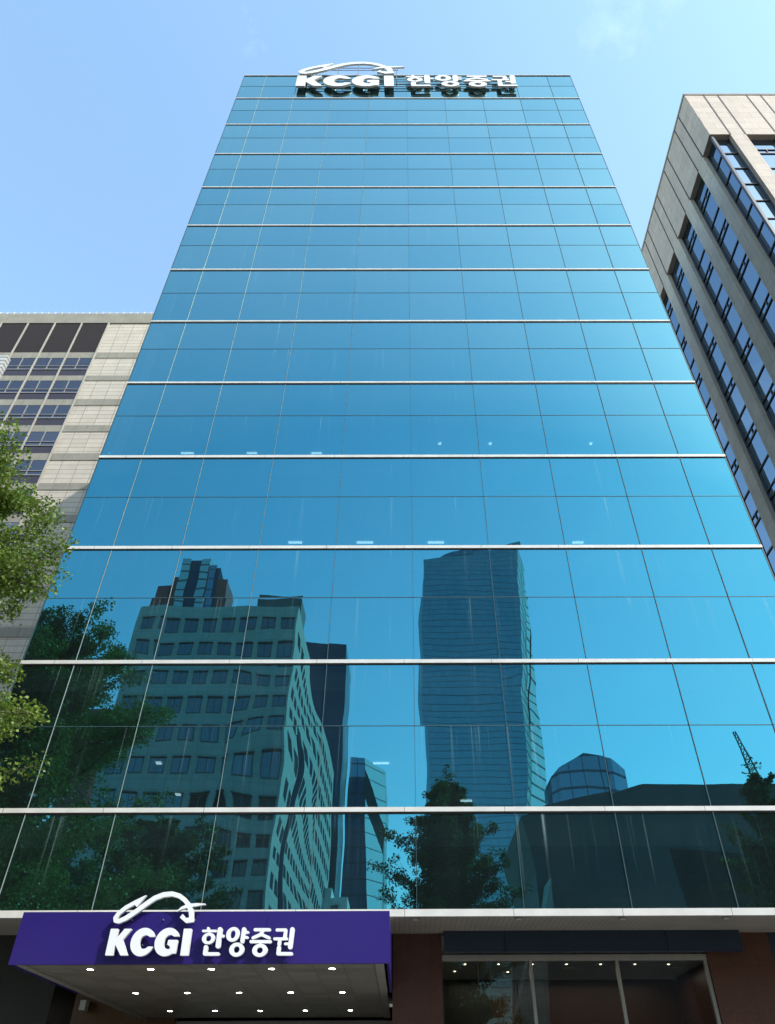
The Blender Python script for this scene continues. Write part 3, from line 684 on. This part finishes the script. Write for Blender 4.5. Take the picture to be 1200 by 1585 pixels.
# tallest: blue faceted tower
q0, q1, q2 = mir(655, 866, 300), mir(802, 847, 300), mir(814, 847, 300)
w0, w1, w2 = mir(662, 1250, 300), mir(815, 1250, 300), mir(858, 1250, 300)
def down(t, w, y, dy=0):  # extend the edge through roof point t and lower point w to the ground
    k = t.z/(t.z-w.z); return (t.x+(w.x-t.x)*k, y+dy, 0)
yb = q0.y
tb = facing('faceted_blue_tower', [down(q0, w0, yb), down(q1, w1, yb), down(q2, w2, yb, -26), (q2.x+10, yb-70, 0), (q0.x, yb-70, 0)],
       [(q0.x, yb, q0.z), (q1.x, yb, q1.z), (q2.x+2.4, yb-22, q1.z), (q2.x, yb-60, q0.z), (q0.x, yb-60, q0.z)],
       [('glB', (0, 3, 4), 'wall'), ('glB2', (1, 2), 'lit_tint_facet')], 'tallest mirrored skyscraper, a faceted blue glass tower with a low curved crown')
dm = MB()
cxm = (q0.x+q1.x)/2; rx_ = (q1.x-q0.x)*.46; n1 = 24
for k in range(4):
    pass
ring0 = [(cxm+rx_*math.cos(t), yb-24+20*math.sin(t), q0.z) for t in np.linspace(0, 2*math.pi, n1, endpoint=False)]
ring1 = [(cxm+rx_*.8*math.cos(t), yb-24+17*math.sin(t), q0.z+13) for t in np.linspace(0, 2*math.pi, n1, endpoint=False)]
ring2 = [(cxm+rx_*.4*math.cos(t), yb-24+8*math.sin(t), q0.z+16) for t in np.linspace(0, 2*math.pi, n1, endpoint=False)]
dm.prism(ring0, ring1).prism(ring1, ring2); dm.build('crown', M['glE'], tb)
# octagonal low tower
e = [mir(853, 1186, 250), mir(905, 1166, 250), mir(940, 1172, 250), mir(973, 1182, 250)]
yy = e[0].y
facing('low_faceted_tower', [(e[0].x-2, yy-8, 0), (e[0].x+1, yy-2, 0), (e[1].x, yy, 0), (e[2].x+1, yy, 0), (e[3].x+2, yy-6, 0), (e[3].x+1, yy-30, 0), (e[0].x, yy-30, 0)],
       [(e[0].x, yy-8, e[0].z-2), (e[0].x+2.5, yy-3, e[0].z), (e[1].x, yy, e[1].z), (e[2].x, yy, e[2].z), (e[3].x-1, yy-5, e[3].z), (e[3].x-2, yy-28, e[3].z), (e[0].x+1, yy-28, e[0].z)],
       [('glE', (0, 1, 2, 3, 4, 5, 6), 'wall')], 'short many-sided glass tower mirrored right of the tallest skyscraper')
# dark low hall
f0, f1, f2 = mir(800, 1262, 60), mir(995, 1214, 60), mir(1200, 1213, 60)
yf = f0.y
hall = thing('dark_low_hall', (20, yf, 0), 'long dark metal-clad hall with a rising roofline, mirrored low at the right', 'hall')
prof = [(f0.x-.3, 0), (f0.x+1.5, f0.z-3), (f0.x+.6, f0.z), (f1.x, f1.z), (60, f1.z), (60, 0), (30.0, 0), (27.0, 14.5), (22.8, 17.0), (19.5, 17.2), (18.5, 0)]
prof = [(f0.x-.3, 0), (f0.x+1.2, f0.z-4), (f0.x+.4, f0.z), (f1.x, f1.z), (60, f1.z), (60, 0)]
mb = MB(); mb.prism([(x, yf-.0, z) for x, z in prof], [(x, yf-14, z) for x, z in prof]); mb.build('wall', M['darkF'], hall)
MB().prism([(22.3, yf+.001, 0), (20.6, yf+.001, 18.4), (27, yf+.001, 18.0), (34, yf+.001, 19.6), (60, yf+.001, 19.6), (60, yf+.001, 0)], [(22.3, yf+.06, 0), (20.6, yf+.06, 18.4), (27, yf+.06, 18.0), (34, yf+.06, 19.6), (60, yf+.06, 19.6), (60, yf+.06, 0)]).build('recess_shade_sheet', M['recF'], hall)  # flat dark sheet on the wall face, recess shade put into its colour
MB().prism([(f0.x-4, yf+1.5, 0), (f0.x+.5, yf+.01, 0), (f0.x+1.6, yf+.01, f0.z-5)], [(f0.x-4, yf+2.5, 0), (f0.x+.6, yf+2.5, 0), (f0.x+1.7, yf+2.5, f0.z-5)]).build('buttress', M['stoneA'], hall)
# striped tower with red flanks behind the stone office
g0 = mir(285, 864, 200); g1 = mir(338, 868, 200); r0 = mir(248, 898, 202); r1 = mir(356, 903, 202)
gt = thing('striped_glass_tower', (g0.x, g0.y, 0), 'pale striped glass high-rise flanked by dark red blocks, mirrored above the grey stone office roof', 'high-rise')
gw = (g1.x-g0.x)
MB().box(g0.x, g0.x+gw*.25, g0.y-12, g0.y, 0, g0.z).build('tower_bay', M['striG'], gt)
MB().box(g0.x+gw*.26, g0.x+gw*.55, g0.y-12, g0.y-.6, 0, g0.z-.4).build('tower_bay', M['glC'], gt)
MB().box(g0.x+gw*.56, g0.x+gw*.80, g0.y-12, g0.y, 0, g0.z-.2).build('tower_bay', M['striG'], gt)
MB().box(g0.x+gw*.81, g1.x, g0.y-12, g0.y-.6, 0, g1.z-2).build('tower_bay', M['glD'], gt)
MB().box(r0.x, r0.x+4.0, g0.y-10, g0.y-.5, 0, r0.z-2.5).build('red_block', M['redG'], gt)
MB().box(r0.x+4.05, g0.x-.05, g0.y-10, g0.y-1, 0, r0.z).build('red_block', M['redG'], gt)
MB().box(g1.x+.05, r1.x-3.5, g0.y-10, g0.y-1, 0, r1.z+5).build('tower_bay', M['glC'], gt)
MB().box(r1.x-3.4, r1.x, g0.y-10, g0.y-.4, 0, r1.z).build('red_block', M['redG'], gt)
# slim red-topped block between tree and office
h0 = mir(158, 1098, 110)
tag(rec(MB().box(h0.x-3, h0.x+1.2, h0.y-6, h0.y, 0, h0.z).build('slim_red_block', M['redG']), (h0.x, h0.y, 0)), 'slim red block mirrored in the gap between the left tree and the grey stone office', 'building')
# small white building
k0 = mir(497, 1375, 130); k1 = mir(538, 1392, 130)
wb = thing('small_white_building', (k0.x, k0.y, 0), 'small stepped white building mirrored low behind the stone office, just above the canopy', 'building')
MB().box(k0.x-8, k0.x+1.5, k0.y-8, k0.y, 0, k0.z).build('wall', M['whitec'], wb)
MB().box(k0.x+1.51, k1.x, k0.y-8, k0.y-.3, 0, k1.z).build('wall', M['whitec'], wb)
for i in range(2): MB().box(k0.x-.9+i*2.6, k0.x+.3+i*2.6, k0.y+.0 if i == 0 else k0.y-.29, k0.y+.04, k1.z-3, k1.z-1.2).build('window', M['winA'], wb)
# tower crane jib
c0, c1 = mir(1138, 1135, 180), mir(1172, 1213, 180)
cr_ = MB(); A_, B_ = Vector(c1), Vector(c0)
A_ = A_ - (B_-A_)*.6; off = Vector((1.3, 0, .4))
cr_.tube([A_, B_], .18, 5); cr_.tube([A_+off*1.6, B_+off*.5], .18, 5)
for i in range(16):
    t0, t1 = i/16, (i+1)/16
    cr_.tube([A_.lerp(B_, t0), (A_+off*1.6).lerp(B_+off*.5, t1)], .10, 4); cr_.tube([(A_+off*1.6).lerp(B_+off*.5, t1), A_.lerp(B_, t1)], .10, 4)
ct = thing('tower_crane', (A_.x, A_.y, 0), 'thin lattice crane jib rising behind the dark hall, mirrored at the far right', 'crane')
cr_.build('jib', M['crane'], ct); MB().tube([(A_.x, A_.y, 0), A_], .9, 6).build('mast', M['crane'], ct)

# ------------------------------------------------------------------ trees
def tree(name, base, H, Rad, nlimb, leaves, lsize, label, group=None, mat='leaf', prof=None, seed=1, low=.2, fullness=.55, lean=(0, 0)):
    r = np.random.default_rng(seed); t = thing(name, base, label, 'tree', group)
    bx, by = base[0], base[1]
    trunk = MB(); n = 8
    tp = [(bx+lean[0]*i/n+.15*math.sin(i*1.7+seed), by+lean[1]*i/n+.15*math.cos(i*1.3+seed), H*.94*i/n) for i in range(n+1)]
    trunk.tube(tp, [.022*H*(1-i/n)**.8+.02 for i in range(n+1)], 10)
    prof = prof or (lambda h: math.sin(math.pi*min(1, (h*.92+.08))**.8)**.7*(1-.25*h))
    tips = []; limbs = MB()
    for i in range(nlimb):
        h = low+(1-low)*((i+.5)/nlimb)**.95; h = min(.97, h)
        q = h*n*.94/.94; k = min(n-1, int(h*n)); f = h*n-k; st = Vector(tp[k]).lerp(Vector(tp[k+1]), min(1, f))
        az = i*2.39996+r.normal(0, .3); L = Rad*prof((h-low)/(1-low))*r.uniform(.72, 1.12); up = r.uniform(.35, .95)+.5*h
        d = Vector((math.cos(az), math.sin(az), up)); d = d/math.hypot(d.x, d.y)
        pts = []
        for s in range(6):
            u = s/5; pts.append(st+Vector((d.x*L*u, d.y*L*u, d.z*L*u*(1-.25*u)))+Vector(r.normal(0, .05*L*u, 3)))
        limbs.tube(pts, [.055*(1-u_/6)*(.4+L/4) for u_ in range(6)], 5)
        for s in range(2, 11):
            u = s/10; p = pts[int(u*5) if u < 1 else 5]; p = p.lerp(pts[min(5, int(u*5)+1)], u*5-int(u*5))
            tips.append((p, (.26+.5*(1-u))*fullness*(.6+L/5), 1.))
            if s % 2 == 0:
                for _ in range(2):
                    dd = Vector(r.normal(0, 1, 3)); dd.z = abs(dd.z)*.5+.1; dd.normalize(); e2 = p+dd*L*.22*r.uniform(.5, 1.2)
                    limbs.tube([p, e2], [.018, .008], 4)
                    for w in (.5, 1.): tips.append((p.lerp(e2, w), .30*fullness*(.6+L/5), .8))
    for s in range(5): tips.append((Vector(tp[-1])+Vector((r.normal(0, .15), r.normal(0, .15), s*.25)), .35-.04*s, .8))
    C_ = np.array([p[:] for p, _, _ in tips]); Rr = np.array([q for _, q, _ in tips]); W_ = np.array([w for _, _, w in tips])*Rr**1.6
    idx = r.choice(len(C_), leaves, p=W_/W_.sum())
    dirs = r.normal(0, 1, (leaves, 3)); dirs /= np.linalg.norm(dirs, axis=1)[:, None]
    P = C_[idx]+dirs*(Rr[idx]*r.uniform(.15, 1., leaves)**.5)[:, None]*np.array([1, 1, .85])
    nrm = r.normal(0, 1, (leaves, 3)); nrm[:, 2] = np.abs(nrm[:, 2])+.3; nrm /= np.linalg.norm(nrm, axis=1)[:, None]
    a = np.cross(nrm, r.normal(0, 1, (leaves, 3))); a /= np.linalg.norm(a, axis=1)[:, None]; b = np.cross(nrm, a)
    s = (lsize*r.uniform(.6, 1.25, leaves))[:, None]
    V = np.stack([P-a*s*.15, P+b*s*.5+a*s*.45, P+a*s*.85+nrm*s*.1, P-b*s*.5+a*s*.45], 1).reshape(-1, 3)-np.array(base)
    me = bpy.data.meshes.new('crown'); nv = leaves*4
    me.vertices.add(nv); me.vertices.foreach_set('co', V.astype(np.float32).ravel()); me.loops.add(nv)
    me.loops.foreach_set('vertex_index', np.arange(nv, dtype=np.int32)); me.polygons.add(leaves)
    me.polygons.foreach_set('loop_start', np.arange(0, nv, 4, dtype=np.int32)); me.update(calc_edges=True)
    me.materials.append(M[mat]); at = me.attributes.new('leaf', 'FLOAT', 'FACE')
    cl = r.uniform(0, 1, len(C_)); at.data.foreach_set('value', np.clip(cl[idx]*.6+r.uniform(0, .5, leaves)-.05, 0, 1).astype(np.float32))
    o = bpy.data.objects.new('crown', me); COL.objects.link(o); o.parent = t
    tr = trunk.build('trunk', M['bark'], t, True); limbs.build('limb', M['bark'], tr, True)
    return t
tree('ginkgo_tree', (-12.0, -4.4, 0), 15.0, 4.15, 110, 340000, .078, 'large sunlit ginkgo at the left edge, in front of the stone block', seed=3, fullness=.95, low=.23, prof=lambda h: .97 if h < .5 else .97*(1-.75*((h-.5)/.5)**1.4))
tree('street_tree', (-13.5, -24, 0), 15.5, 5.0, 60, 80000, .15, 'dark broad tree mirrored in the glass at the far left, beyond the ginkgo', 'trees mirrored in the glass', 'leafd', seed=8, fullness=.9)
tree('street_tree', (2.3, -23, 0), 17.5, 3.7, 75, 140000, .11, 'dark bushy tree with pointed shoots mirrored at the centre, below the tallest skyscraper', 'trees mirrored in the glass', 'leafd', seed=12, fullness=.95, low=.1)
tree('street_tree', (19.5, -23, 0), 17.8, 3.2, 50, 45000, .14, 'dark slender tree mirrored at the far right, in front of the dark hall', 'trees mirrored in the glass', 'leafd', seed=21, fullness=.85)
